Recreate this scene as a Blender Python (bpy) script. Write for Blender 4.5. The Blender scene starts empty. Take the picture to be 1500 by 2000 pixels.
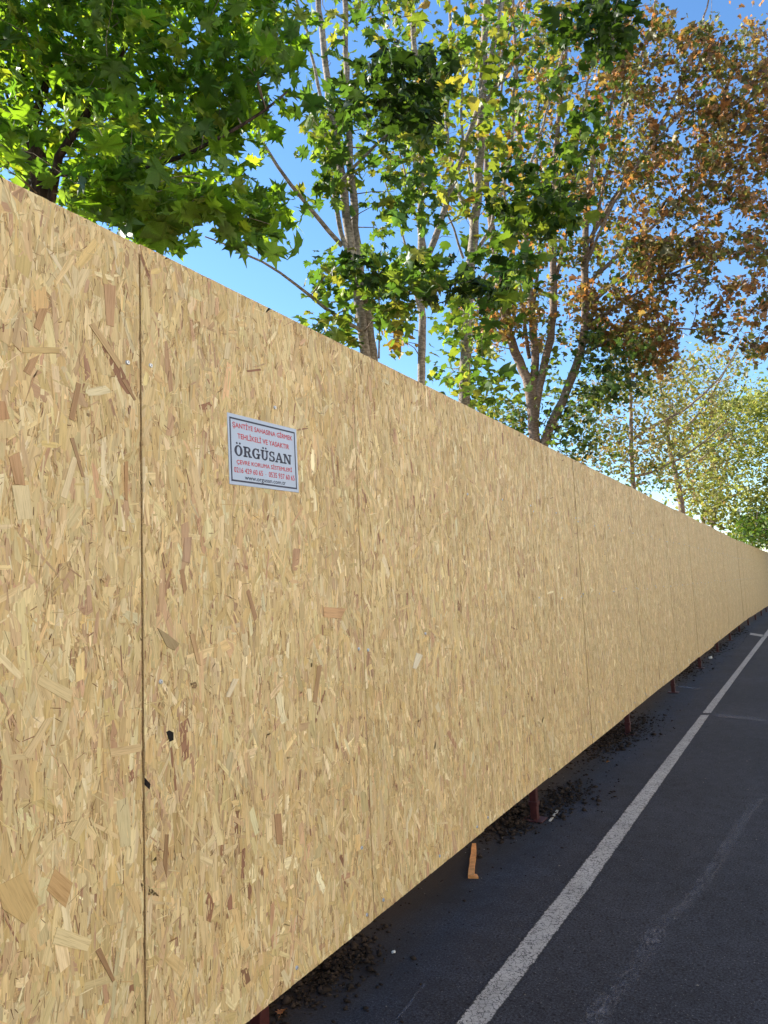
import bpy, math, random
import numpy as np
from mathutils import Matrix, Vector

random.seed(7)
rng = np.random.default_rng(11)
scene = bpy.context.scene
C = scene.collection

# ------------------------------------------------------------------ camera
CAM_H = 1.65
F = 1440.0
_u = np.array([-580., 13394., -1440.]); _u /= np.linalg.norm(_u)
_d = np.array([819., -116., -1440.]); _d -= _u * (_d @ _u); _d /= np.linalg.norm(_d)
_x = np.cross(_d, _u)
R = np.array([_x, _d, _u])                       # camera -> world; road runs along +Y, fence on the left (-X)
CAM = np.array([0, 0, CAM_H])
cam_data = bpy.data.cameras.new('camera')
cam_data.sensor_fit = 'VERTICAL'
cam_data.sensor_height = 36.0
cam_data.lens = F / 2000 * 36
cam_data.clip_start = 0.05
cam_data.clip_end = 3000
cam = bpy.data.objects.new('camera', cam_data)
C.objects.link(cam)
cam.matrix_world = Matrix.Translation(CAM) @ Matrix(R.tolist()).to_4x4()
scene.camera = cam

# ------------------------------------------------------------------ sky, sun, exposure
SUN = Vector((-1.0, -0.12, 0.62)).normalized()     # direction towards the sun (behind the fence)
world = bpy.data.worlds.new('World'); scene.world = world; world.use_nodes = True
nt = world.node_tree
bg = nt.nodes['Background']
sky = nt.nodes.new('ShaderNodeTexSky'); sky.sky_type = 'NISHITA'; sky.sun_disc = False
sky.sun_elevation = math.asin(SUN.z)
sky.sun_rotation = math.atan2(SUN.x, SUN.y)
sky.air_density = 1.0; sky.dust_density = 0.15; sky.ozone_density = 3.0
hs = nt.nodes.new('ShaderNodeHueSaturation'); hs.inputs['Saturation'].default_value = 1.14
nt.links.new(sky.outputs[0], hs.inputs['Color']); nt.links.new(hs.outputs[0], bg.inputs[0]); bg.inputs[1].default_value = 0.115
sl = bpy.data.lights.new('sun', 'SUN'); sl.energy = 5.0; sl.angle = math.radians(0.53); sl.color = (1, .94, .85)
so = bpy.data.objects.new('sun', sl); C.objects.link(so)
so.rotation_euler = SUN.to_track_quat('Z', 'Y').to_euler(); so.location = (-20, -3, 20)
vs = scene.view_settings
vs.view_transform = 'Standard'; vs.look = 'None'; vs.gamma = 1.0; vs.use_curve_mapping = False
vs.exposure = 1.45
scene.cycles.max_bounces = 8; scene.cycles.diffuse_bounces = 4; scene.cycles.transparent_max_bounces = 8
scene.cycles.use_denoising = True

# ------------------------------------------------------------------ helpers
def ray(px, py):
    return R @ np.array([px - 750., -(py - 1000.), -F])
def at(px, py, depth):
    return CAM + ray(px, py) * (depth / F)
def onwall(px, py, x=-1.678):
    r = ray(px, py); return CAM + r * (x / r[0])
def onground(px, py, z=0.0):
    r = ray(px, py); return CAM + r * ((z - CAM_H) / r[2])
def project(P):
    c = (P - CAM) @ R
    w = np.where(-c[..., 2] > 1e-3, -c[..., 2], 1e-3)
    return 750 + F * c[..., 0] / w, 1000 - F * c[..., 1] / w, -c[..., 2]
def lin(c):
    c = np.asarray(c, float) / 255.
    return np.where(c <= .04045, c / 12.92, ((c + .055) / 1.055) ** 2.4)

def link(name, me, parent=None, kind=None):
    o = bpy.data.objects.new(name, me); C.objects.link(o)
    if parent is not None: o.parent = parent
    if kind: o['kind'] = kind
    return o
def empty(name, loc=(0, 0, 0), rz=0):
    o = bpy.data.objects.new(name, None); C.objects.link(o); o.location = loc; o.rotation_euler.z = rz
    o.empty_display_size = .2
    return o
def tag(o, label, cat, group=None):
    o['label'] = label; o['category'] = cat
    if group: o['group'] = group
    return o
def mesh(name, verts, faces, mat, smooth=False):
    me = bpy.data.meshes.new(name); me.from_pydata([tuple(v) for v in verts], [], faces); me.update()
    if mat: me.materials.append(mat)
    if smooth: me.polygons.foreach_set('use_smooth', [True] * len(me.polygons))
    return me
def mesh_np(name, V, nper, mat, col=None, uv=None, smooth=False, tris=None):
    """V (N*k,3); every face uses k consecutive vertices, or tris = template faces over nper verts."""
    me = bpy.data.meshes.new(name)
    nv = len(V)
    if tris is None:
        n = nv // nper; idx = np.arange(nv, dtype=np.int32)
        starts = np.arange(0, nv, nper, dtype=np.int32); tot = np.full(n, nper, np.int32)
    else:
        t = np.asarray(tris, np.int32); n0 = nv // nper
        idx = (t[None] + (np.arange(n0, dtype=np.int32) * nper)[:, None, None]).reshape(-1)
        n = n0 * len(t); starts = np.arange(0, 3 * n, 3, dtype=np.int32); tot = np.full(n, 3, np.int32)
    me.vertices.add(nv); me.vertices.foreach_set('co', np.asarray(V, np.float32).ravel())
    me.loops.add(len(idx)); me.loops.foreach_set('vertex_index', idx)
    me.polygons.add(n); me.polygons.foreach_set('loop_start', starts); me.polygons.foreach_set('loop_total', tot)
    if smooth: me.polygons.foreach_set('use_smooth', np.ones(n, bool))
    if col is not None:
        a = me.color_attributes.new('Col', 'FLOAT_COLOR', 'POINT')
        cc = np.ones((nv, 4), np.float32); cc[:, :3] = col
        a.data.foreach_set('color', cc.ravel())
    if uv is not None:
        l = me.uv_layers.new(name='UVMap')
        l.data.foreach_set('uv', np.asarray(uv, np.float32)[idx].ravel())
    me.materials.append(mat); me.update(calc_edges=True); me.validate()
    return me
def box_vf(x0, x1, y0, y1, z0, z1):
    v = [(x, y, z) for x in (x0, x1) for y in (y0, y1) for z in (z0, z1)]
    f = [(0, 1, 3, 2), (4, 6, 7, 5), (0, 4, 5, 1), (2, 3, 7, 6), (0, 2, 6, 4), (1, 5, 7, 3)]
    return v, f
def bevel_box(name, x0, x1, y0, y1, z0, z1, mat, b=.002):
    import bmesh
    v, f = box_vf(x0, x1, y0, y1, z0, z1)
    me = mesh(name, v, f, mat); bm = bmesh.new(); bm.from_mesh(me)
    bmesh.ops.recalc_face_normals(bm, faces=bm.faces)
    bmesh.ops.bevel(bm, geom=bm.edges[:], offset=b, segments=1, affect='EDGES')
    bm.to_mesh(me); bm.free(); return me

# ------------------------------------------------------------------ materials
def newmat(name, rough=.7, spec=.3):
    m = bpy.data.materials.new(name); m.use_nodes = True
    b = m.node_tree.nodes['Principled BSDF']
    b.inputs['Roughness'].default_value = rough; b.inputs['Specular IOR Level'].default_value = spec
    return m, m.node_tree, b
def N(t, kind, **kw):
    n = t.nodes.new(kind)
    for k, v in kw.items():
        if k in n.inputs.keys(): n.inputs[k].default_value = v
        else: setattr(n, k, v)
    return n
def ramp(t, src, stops):
    r = t.nodes.new('ShaderNodeValToRGB'); t.links.new(src, r.inputs[0])
    while len(r.color_ramp.elements) < len(stops): r.color_ramp.elements.new(.5)
    for e, (p, c) in zip(r.color_ramp.elements, stops):
        e.position = p; e.color = (c, c, c, 1) if isinstance(c, (int, float)) else (*c, 1)
    return r.outputs[0]
def mix(t, fac, a, b, mode='MIX'):
    n = t.nodes.new('ShaderNodeMix'); n.data_type = 'RGBA'; n.blend_type = mode
    for k, s, v in ((0, n.inputs[0], fac), (1, n.inputs[6], a), (2, n.inputs[7], b)):
        if hasattr(v, 'links'): t.links.new(v, s)
        elif isinstance(v, (int, float)): s.default_value = v if k == 0 else (v, v, v, 1)
        else: s.default_value = (*v, 1)
    return n.outputs[2]
def coords(t, scale=(1, 1, 1), src='Object', rot=(0, 0, 0)):
    tc = t.nodes.new('ShaderNodeTexCoord'); mp = t.nodes.new('ShaderNodeMapping')
    t.links.new(tc.outputs[src], mp.inputs[0]); mp.inputs['Scale'].default_value = scale; mp.inputs['Rotation'].default_value = rot
    return mp.outputs[0]
def noise(t, vec, scale, detail=4, rough=.5):
    n = N(t, 'ShaderNodeTexNoise', Scale=scale, Detail=detail, Roughness=rough); t.links.new(vec, n.inputs['Vector']); return n.outputs[0]
def bump(t, b, h, strength=.5, dist=.01):
    n = N(t, 'ShaderNodeBump', Strength=strength, Distance=dist); t.links.new(h, n.inputs['Height']); t.links.new(n.outputs[0], b.inputs['Normal'])
def simple(name, col, rough=.7, spec=.3, var=.15, nscale=20, bmp=0, metal=0):
    m, t, b = newmat(name, rough, spec); b.inputs['Metallic'].default_value = metal
    v = coords(t); n = noise(t, v, nscale, 6)
    f = ramp(t, n, [(.3, 1 - var), (.7, 1 + var)])
    t.links.new(mix(t, 1.0, tuple(col), f, 'MULTIPLY'), b.inputs['Base Color'])
    if bmp: bump(t, b, n, bmp)
    return m

# OSB strands: colour of each strand from its attribute, grain along the strand
M_strand, t, b = newmat('osb_strand', .62, .25)
at_ = N(t, 'ShaderNodeAttribute', attribute_name='Col')
uvn = coords(t, (1, 1, 1), 'UV')
mp = t.nodes.new('ShaderNodeMapping'); t.links.new(uvn, mp.inputs[0]); mp.inputs['Scale'].default_value = (14, 420, 1)
g1 = noise(t, mp.outputs[0], 1.0, 5, .65)
mp2 = t.nodes.new('ShaderNodeMapping'); t.links.new(uvn, mp2.inputs[0]); mp2.inputs['Scale'].default_value = (9, 95, 1)
g2 = noise(t, mp2.outputs[0], 1.0, 3, .5)
c1 = mix(t, 1.0, at_.outputs['Color'], ramp(t, g1, [(.28, (.68, .62, .54)), (.46, (1, 1, 1)), (.8, (1.08, 1.07, 1.04))]), 'MULTIPLY')
c2 = mix(t, 1.0, c1, ramp(t, g2, [(.3, (.80, .76, .70)), (.5, (1, 1, 1)), (.7, (1.06, 1.05, 1.02))]), 'MULTIPLY')
g3 = noise(t, coords(t), 2.2, 3)
c3 = mix(t, 1.0, c2, ramp(t, g3, [(.3, (.93, .92, .90)), (.7, (1.05, 1.04, 1.03))]), 'MULTIPLY')
t.links.new(c3, b.inputs['Base Color']); bump(t, b, g1, .35, .0006)

M_osb = simple('osb_core', lin((190, 158, 112)), .8, .2, .3, 160, .4)
M_batten = simple('dark_batten', (.022, .014, .010), .9, .1, .3, 60)
M_steel = simple('red_oxide_steel', lin((62, 22, 19)), .55, .4, .3, 40, .2)
M_zinc = simple('zinc_screw', (.62, .64, .66), .35, .5, .1, 80, 0, .6)
M_recess = simple('screw_recess', (.03, .03, .035), .6)
M_soil = simple('dark_soil', (.030, .022, .017), .95, .1, .6, 14, .6)
M_bank = simple('bank_earth', (.075, .055, .038), .95, .1, .45, 3, .8)
M_wood = simple('offcut_wood', lin((214, 150, 92)), .7, .2, .25, 30, .2)
M_splinter = simple('splinter_wood', lin((190, 178, 160)), .7, .2, .2, 30)
M_signwhite = simple('sign_white', lin((170, 184, 204)), .35, .5, .03, 6)
M_signedge = simple('sign_edge', lin((225, 230, 235)), .4, .5, .03, 6)
M_navy = simple('navy_print', (.008, .013, .045), .4, .4, .05)
M_red = simple('red_print', lin((184, 20, 42)), .4, .4, .05)
M_black = simple('black_knot', (.010, .006, .005), .9, .1, .2)

def bark(name, base, dark, scale=(6, 6, 22), amount=(.45, .6)):
    m, t, b = newmat(name, .85, .15)
    v = coords(t, scale); n = noise(t, v, 4, 6, .6); n2 = noise(t, coords(t, (1, 1, 1)), 3, 3)
    c = mix(t, ramp(t, n, [(amount[0], 1.0), (amount[1], 0.0)]), tuple(base), tuple(dark))
    c = mix(t, 1.0, c, ramp(t, n2, [(.3, .75), (.7, 1.15)]), 'MULTIPLY')
    t.links.new(c, b.inputs['Base Color']); bump(t, b, n, .6, .01); return m
M_bark_dark = bark('maple_bark', (.075, .050, .040), (.03, .02, .016), (10, 10, 3))
M_bark_pale = bark('pale_bark', (.33, .285, .23), (.14, .115, .09), (6, 6, 13), (.38, .60))
M_bark_brown = bark('brown_bark', (.30, .225, .17), (.14, .10, .075), (5, 5, 12), (.40, .60))
M_twig = bark('twig_bark', (.34, .27, .20), (.16, .12, .09), (5, 5, 5))

def leafmat(name, transl=.5, tint=(1.9, 1.75, .55)):
    m = bpy.data.materials.new(name); m.use_nodes = True; t = m.node_tree
    b = t.nodes['Principled BSDF']; b.inputs['Roughness'].default_value = .45; b.inputs['Specular IOR Level'].default_value = .35
    a = N(t, 'ShaderNodeAttribute', attribute_name='Col')
    n = noise(t, coords(t), 38, 3)
    c = mix(t, 1.0, a.outputs['Color'], ramp(t, n, [(.3, .78), (.7, 1.22)]), 'MULTIPLY')
    t.links.new(c, b.inputs['Base Color'])
    tr = t.nodes.new('ShaderNodeBsdfTranslucent'); t.links.new(mix(t, 1.0, c, tint, 'MULTIPLY'), tr.inputs[0])
    ms = t.nodes.new('ShaderNodeMixShader'); ms.inputs[0].default_value = transl
    t.links.new(b.outputs[0], ms.inputs[1]); t.links.new(tr.outputs[0], ms.inputs[2])
    t.links.new(ms.outputs[0], t.nodes['Material Output'].inputs[0]); return m
M_leaf = leafmat('green_leaf', .47, (1.8, 1.75, .72))
M_leaf_maple = leafmat('maple_green_leaf', .6, (2.5, 2.4, .6))
M_leaf_far = leafmat('olive_leaf', .4, (1.5, 1.5, .8))
M_leaf_dry = leafmat('autumn_leaf', .42, (1.6, 1.4, .85))

# asphalt
def asphalt_nodes(t):
    v = coords(t)
    fine = noise(t, v, 260, 3, .7); mid = noise(t, v, 9, 5, .6); big = noise(t, v, .7, 3)
    vo = N(t, 'ShaderNodeTexVoronoi', Scale=120.0); t.links.new(v, vo.inputs['Vector'])
    gr = noise(t, v, 95, 4, .75)
    c = mix(t, ramp(t, fine, [(.36, 0.), (.66, 1.)]), (.017, .0182, .026), (.064, .067, .084))
    c = mix(t, 1.0, c, ramp(t, gr, [(.38, .32), (.5, 1.), (.64, 1.8)]), 'MULTIPLY')
    c = mix(t, 1.0, c, ramp(t, mid, [(.3, .78), (.7, 1.2)]), 'MULTIPLY')
    c = mix(t, 1.0, c, ramp(t, big, [(.3, .82), (.7, 1.15)]), 'MULTIPLY')
    sep = t.nodes.new('ShaderNodeSeparateColor'); t.links.new(vo.outputs['Color'], sep.inputs[0])
    rare = ramp(t, sep.outputs[0], [(.945, 0.), (.955, 1.)]); core = ramp(t, vo.outputs['Distance'], [(.22, 1.), (.34, 0.)])
    m1 = mix(t, 1.0, rare, core, 'MULTIPLY')
    m1b = mix(t, .40, m1, 0.0)
    c = mix(t, m1b, c, (.30, .29, .27))
    vo2 = N(t, 'ShaderNodeTexVoronoi', Scale=42.0); t.links.new(v, vo2.inputs['Vector'])
    s2 = t.nodes.new('ShaderNodeSeparateColor'); t.links.new(vo2.outputs['Color'], s2.inputs[0])
    pit = mix(t, 1.0, ramp(t, s2.outputs[1], [(.80, 0.), (.84, 1.)]), ramp(t, vo2.outputs['Distance'], [(.15, 1.), (.4, 0.)]), 'MULTIPLY')
    c = mix(t, pit, c, (.010, .010, .011))
    return c, fine, vo.outputs['Distance'], v
M_asphalt, t, b = newmat('asphalt', .85, .25)
c, fine, vd, v = asphalt_nodes(t)
# earth washed out from under the fence: brown film close to the fence line
sx = t.nodes.new('ShaderNodeSeparateXYZ'); t.links.new(v, sx.inputs[0])
nz = noise(t, v, 2.2, 6, .65); gr2 = noise(t, v, 70, 5, .75)
ad = N(t, 'ShaderNodeMath', operation='MULTIPLY_ADD'); t.links.new(nz, ad.inputs[0]); ad.inputs[1].default_value = -.9; t.links.new(sx.outputs[0], ad.inputs[2])
film = ramp(t, N(t, 'ShaderNodeMapRange', **{'From Min': -2.45, 'From Max': -1.75}).outputs[0], [(0, 1.), (1, 0.)])
mr = [n for n in t.nodes if n.type == 'MAP_RANGE'][0]; t.links.new(ad.outputs[0], mr.inputs[0])
c = mix(t, film, c, mix(t, gr2, (.014, .010, .009), (.042, .032, .026)))
t.links.new(c, b.inputs['Base Color']); bump(t, b, fine, .7, .004)

M_paint, t, b = newmat('road_paint', .75, .25)
c, fine, vd, v = asphalt_nodes(t)
w1 = noise(t, v, 85, 5, .75)
vc = N(t, 'ShaderNodeTexVoronoi', Scale=30.0, feature='DISTANCE_TO_EDGE')
wv = t.nodes.new('ShaderNodeMix'); wv.data_type = 'VECTOR'; wv.inputs[0].default_value = .11
nn = N(t, 'ShaderNodeTexNoise', Scale=14.0, Detail=5.0); t.links.new(v, nn.inputs['Vector'])
t.links.new(v, wv.inputs[4]); t.links.new(nn.outputs[1], wv.inputs[5]); t.links.new(wv.outputs[1], vc.inputs['Vector'])
crack = ramp(t, vc.outputs['Distance'], [(.015, 1.), (.05, 0.)])
hole = ramp(t, w1, [(.37, 1.), (.44, 0.)])
w2 = noise(t, v, 300, 2, .6)
wh = mix(t, ramp(t, w2, [(.3, 0.), (.7, 1.)]), (.34, .33, .32), (.60, .58, .56))
wh = mix(t, 1.0, wh, ramp(t, noise(t, v, 6, 4), [(.3, .8), (.7, 1.1)]), 'MULTIPLY')
uvs = coords(t, src='UV'); su = t.nodes.new('ShaderNodeSeparateXYZ'); t.links.new(uvs, su.inputs[0])
e1 = N(t, 'ShaderNodeMath', operation='ADD'); t.links.new(su.outputs[0], e1.inputs[0]); t.links.new(ramp(t, noise(t, v, 60, 5, .7), [(.3, 0.), (.7, .22)]), e1.inputs[1])
edge = ramp(t, e1.outputs[0], [(.97, 0.), (1.0, 1.)])
c = mix(t, hole, wh, c); c = mix(t, mix(t, .85, 0.0, crack), c, (.02, .02, .022)); 
c, _ = (mix(t, edge, c, (.042, .042, .047)), 0)
t.links.new(c, b.inputs['Base Color']); bump(t, b, w2, .4, .003)

def worn(name, col, lo, hi, sc=40, stretch=(1, .35, 1)):
    m = bpy.data.materials.new(name); m.use_nodes = True; t = m.node_tree; b = t.nodes['Principled BSDF']
    b.inputs['Base Color'].default_value = (*col, 1); b.inputs['Roughness'].default_value = .8
    n = noise(t, coords(t, stretch), sc, 6, .75); n2 = noise(t, coords(t), 3.0, 3)
    uvs = coords(t, src='UV'); su = t.nodes.new('ShaderNodeSeparateXYZ'); t.links.new(uvs, su.inputs[0])
    fall = ramp(t, su.outputs[0], [(0, 1.), (.45, .75), (1.0, 0.)])
    a = mix(t, 1.0, ramp(t, n, [(lo, 0.), (hi, 1.)]), ramp(t, n2, [(.35, .25), (.6, 1.)]), 'MULTIPLY')
    a = mix(t, 1.0, a, fall, 'MULTIPLY'); a = mix(t, .45, 0.0, a)
    t.links.new(a, b.inputs['Alpha']); return m
M_worn = worn('faint_paint', (.30, .30, .34), .44, .62, 60)
M_joint = worn('joint_sealant', (.20, .20, .24), .15, .4, 18, (1, 1, 1))
M_far_ground = simple('dry_ground', (.16, .13, .09), .95, .1, .3, .8, .3)
M_paving = simple('concrete_paving', (.30, .29, .27), .9, .2, .2, 6, .2)

# ------------------------------------------------------------------ ground, road, pavement, added bank
def grid_sheet(name, x0, x1, y0, y1, nx, ny, zf, mat):
    xs = np.linspace(x0, x1, nx + 1); ys = np.linspace(y0, y1, ny + 1)
    V = [(x, y, zf(x, y)) for y in ys for x in xs]
    Fc = [(j * (nx + 1) + i, j * (nx + 1) + i + 1, (j + 1) * (nx + 1) + i + 1, (j + 1) * (nx + 1) + i) for j in range(ny) for i in range(nx)]
    return mesh(name, V, Fc, mat, True)
g = link('ground', mesh('ground', [(-1500, -1500, -.008), (1500, -1500, -.008), (1500, 1500, -.008), (-1500, 1500, -.008)], [(0, 1, 2, 3)], M_far_ground), kind='structure')
r_ = link('road', mesh('road', [(-2.9, -60, 0), (6.5, -60, 0), (6.5, 160, 0), (-2.9, 160, 0)], [(0, 1, 2, 3)], M_asphalt), kind='structure')
kb = bevel_box('kerb', 6.5, 6.65, -60, 160, -.05, .13, M_paving, .01)
link('kerb', kb, kind='structure')
link('pavement', mesh('pavement', [(6.65, -60, .125), (9.5, -60, .125), (9.5, 160, .125), (6.65, 160, .125)], [(0, 1, 2, 3)], M_paving), kind='structure')

def vnoise(x, y):
    return math.sin(x * 1.7 + 1.3 * math.sin(y * .9)) * .5 + math.sin(y * 1.3 + 2.1 * math.sin(x * 1.1 + .5)) * .5
def bend(y):                                   # the far part of the fence turns slightly towards the road
    return max(0, y - 24.5) * .0165
def bank_z(u, y):
    s = min(1, max(0, (u - .55) / .95)); s = s * s * (3 - 2 * s)
    h = 1.45 * s - .02
    if u > 6: h *= max(0, 1 - (u - 6) / 8)
    return h + .10 * s * vnoise(u * 2, y * 1.6) + .03 * vnoise(u * 9, y * 8) * min(1, s * 6)
us = [.35, .5, .6, .7, .8, .95, 1.1, 1.25, 1.4, 1.6, 2.0, 2.6, 3.5, 5, 7, 10, 15]
ys = list(np.arange(-8, 40, .25)) + list(np.arange(40, 160, 3))
V = [(-1.70 - u + bend(y) + .06 * vnoise(y * 3, u), y, bank_z(u, y)) for y in ys for u in us]
nu = len(us)
Fc = [(j * nu + i + 1, j * nu + i, (j + 1) * nu + i, (j + 1) * nu + i + 1) for j in range(len(ys) - 1) for i in range(nu - 1)]
link('sun_block_bank', mesh('sun_block_bank', V, Fc, M_bank, True), kind='structure')  # earth bank added behind the fence to stop sun passing under the boards

def strip(name, left, right, mat, z=.004, step=.25, jit=0.0):
    """left / right: lists of (x, y); strip with a UV u that is 0 in the middle and 1 at the edges"""
    def rs(p):
        p = np.array(p); d = np.r_[0, np.cumsum(np.hypot(*np.diff(p, axis=0).T))]; n = max(2, int(d[-1] / step)); s = np.linspace(0, d[-1], n)
        return np.c_[np.interp(s, d, p[:, 0]), np.interp(s, d, p[:, 1])], n
    L, n = rs(left); Rr = np.array(right); d = np.r_[0, np.cumsum(np.hypot(*np.diff(Rr, axis=0).T))]; s = np.linspace(0, d[-1], n)
    Rt = np.c_[np.interp(s, d, Rr[:, 0]), np.interp(s, d, Rr[:, 1])]
    Mi = (L + Rt) / 2
    L = L + rng.normal(0, jit, L.shape); Rt = Rt + rng.normal(0, jit, L.shape)
    V = []
    for a, m_, b_ in zip(L, Mi, Rt): V += [(*a, z), (*m_, z), (*b_, z)]
    Fc = []
    for i in range(n - 1): Fc += [(3 * i, 3 * i + 1, 3 * i + 4, 3 * i + 3), (3 * i + 1, 3 * i + 2, 3 * i + 5, 3 * i + 4)]
    # keep faces upwards
    me = mesh(name, V, Fc, mat)
    if me.polygons[0].normal.z < 0: me.flip_normals()
    uvl = me.uv_layers.new(name='UVMap')
    for lp in me.loops: uvl.data[lp.index].uv = ((0 if lp.vertex_index % 3 == 1 else 1), lp.vertex_index / 3)
    return link(name, me, kind='structure')
G = lambda x, y: tuple(onground(x, y)[:2])
La = [G(889, 2000), G(1100, 1735), G(1245, 1552), G(1368, 1397)]
Ra = [G(956, 2000), G(1150, 1740), G(1277, 1555), G(1386, 1397)]
def ext(p, q, k): return (p[0] + (q[0] - p[0]) * k, p[1] + (q[1] - p[1]) * k)
La[0] = ext(La[1], La[0], 2.5); Ra[0] = ext(Ra[1], Ra[0], 2.5)
strip('road_line', La, Ra, M_paint, jit=.0015, step=.06)
Lb = [G(1371, 1393), G(1440, 1306), G(1493.5, 1237)]; Rb = [G(1389.5, 1393), G(1453, 1305), G(1503, 1238)]
Lb.append(ext(Lb[1], Lb[2], 6)); Rb.append((Lb[-1][0] + .105, Lb[-1][1]))
strip('road_line', Lb, Rb, M_paint, jit=.0015, step=.1)
strip('bay_mark', [G(1466, 1236), G(1493, 1240)], [G(1464, 1240), G(1491, 1244.5)], M_paint)
fl = [(1150, 2010, 36), (1192, 1946, 34), (1231, 1907, 26), (1266, 1855, 30), (1296, 1799, 28), (1340, 1768, 20), (1374, 1721, 22), (1409, 1677, 22), (1426, 1643, 18), (1452, 1604, 16), (1487, 1560, 14)]
strip('faint_line', [G(x - w, y) for x, y, w in fl], [G(x + w, y) for x, y, w in fl], M_worn, z=.004, step=.08, jit=.004)
strip('faint_scratch', [G(762, 2003), G(842, 1903)], [G(775, 2003), G(848, 1905)], M_worn, z=.004, step=.05)
strip('road_joint', [G(1395, 1392), G(1500, 1401), G(1800, 1427)], [G(1395, 1401.5), G(1500, 1412), G(1800, 1440)], M_joint, z=.004)
strip('road_joint', [G(1318, 1338), G(1368, 1344)], [G(1318, 1342), G(1368, 1348)], M_joint, z=.004)

# ------------------------------------------------------------------ unseen houses added across the road to bounce warm light onto the boards (behind the photographer's right shoulder)
M_render_wall = simple('cream_render', (.72, .68, .60), .9, .2, .06, 1.2, .15)
M_glass, t, b = newmat('window_glass', .05, .6); b.inputs['Base Color'].default_value = (.03, .035, .04, 1)
M_frame = simple('white_frame', (.7, .7, .68), .5)
win_frame = mesh('window_frame', *[x for x in (lambda q: (sum([b_[0] for b_ in q], []), [tuple(i + 8 * k for i in f) for k, b_ in enumerate(q) for f in b_[1]]))(
    [box_vf(-.05, .0, -.7, -.63, 0, 1.4), box_vf(-.05, .0, .63, .7, 0, 1.4), box_vf(-.05, .0, -.63, .63, 0, .07), box_vf(-.05, .0, -.63, .63, 1.33, 1.4), box_vf(-.045, .0, -.03, .03, .07, 1.33)])], M_frame)
win_pane = mesh('window_pane', [(-.02, -.63, .07), (-.02, .63, .07), (-.02, .63, 1.33), (-.02, -.63, 1.33)], [(3, 2, 1, 0)], M_glass)
roof_me = None
for k, (yb, ln, ht, nm) in enumerate(((-22, 20, 9.4, 'pale rendered three storey house across the road, behind the camera, unseen, added for its bounced light'), (0, 22, 10.0, 'pale rendered three storey house across the road, opposite the sign, unseen, added for its bounced light'), (24, 24, 9.2, 'pale rendered three storey house across the road, farthest along, unseen, added for its bounced light'))):
    h_ = empty('house', (9.6, yb, .125)); tag(h_, nm, 'house')
    link('wall', bevel_box('wall', 0, 8, 0, ln, 0, ht, M_render_wall, .02), h_)
    link('roof', mesh('roof', [(-.4, -.3, ht), (8.4, -.3, ht), (8.4, ln + .3, ht), (-.4, ln + .3, ht), (4, 1.5, ht + 2), (4, ln - 1.5, ht + 2)], [(0, 1, 4), (1, 2, 5, 4), (2, 3, 5), (3, 0, 4, 5), (3, 2, 1, 0)], simple('roof_tile', (.28, .12, .07), .9)), h_)
    for fl in range(3):
        for c_ in range(int(ln / 3.6)):
            w = link('window', win_frame, h_); w.location = (-.004, 2.2 + c_ * 3.6, 1.0 + fl * 3.0); link('pane', win_pane, w)

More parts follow.
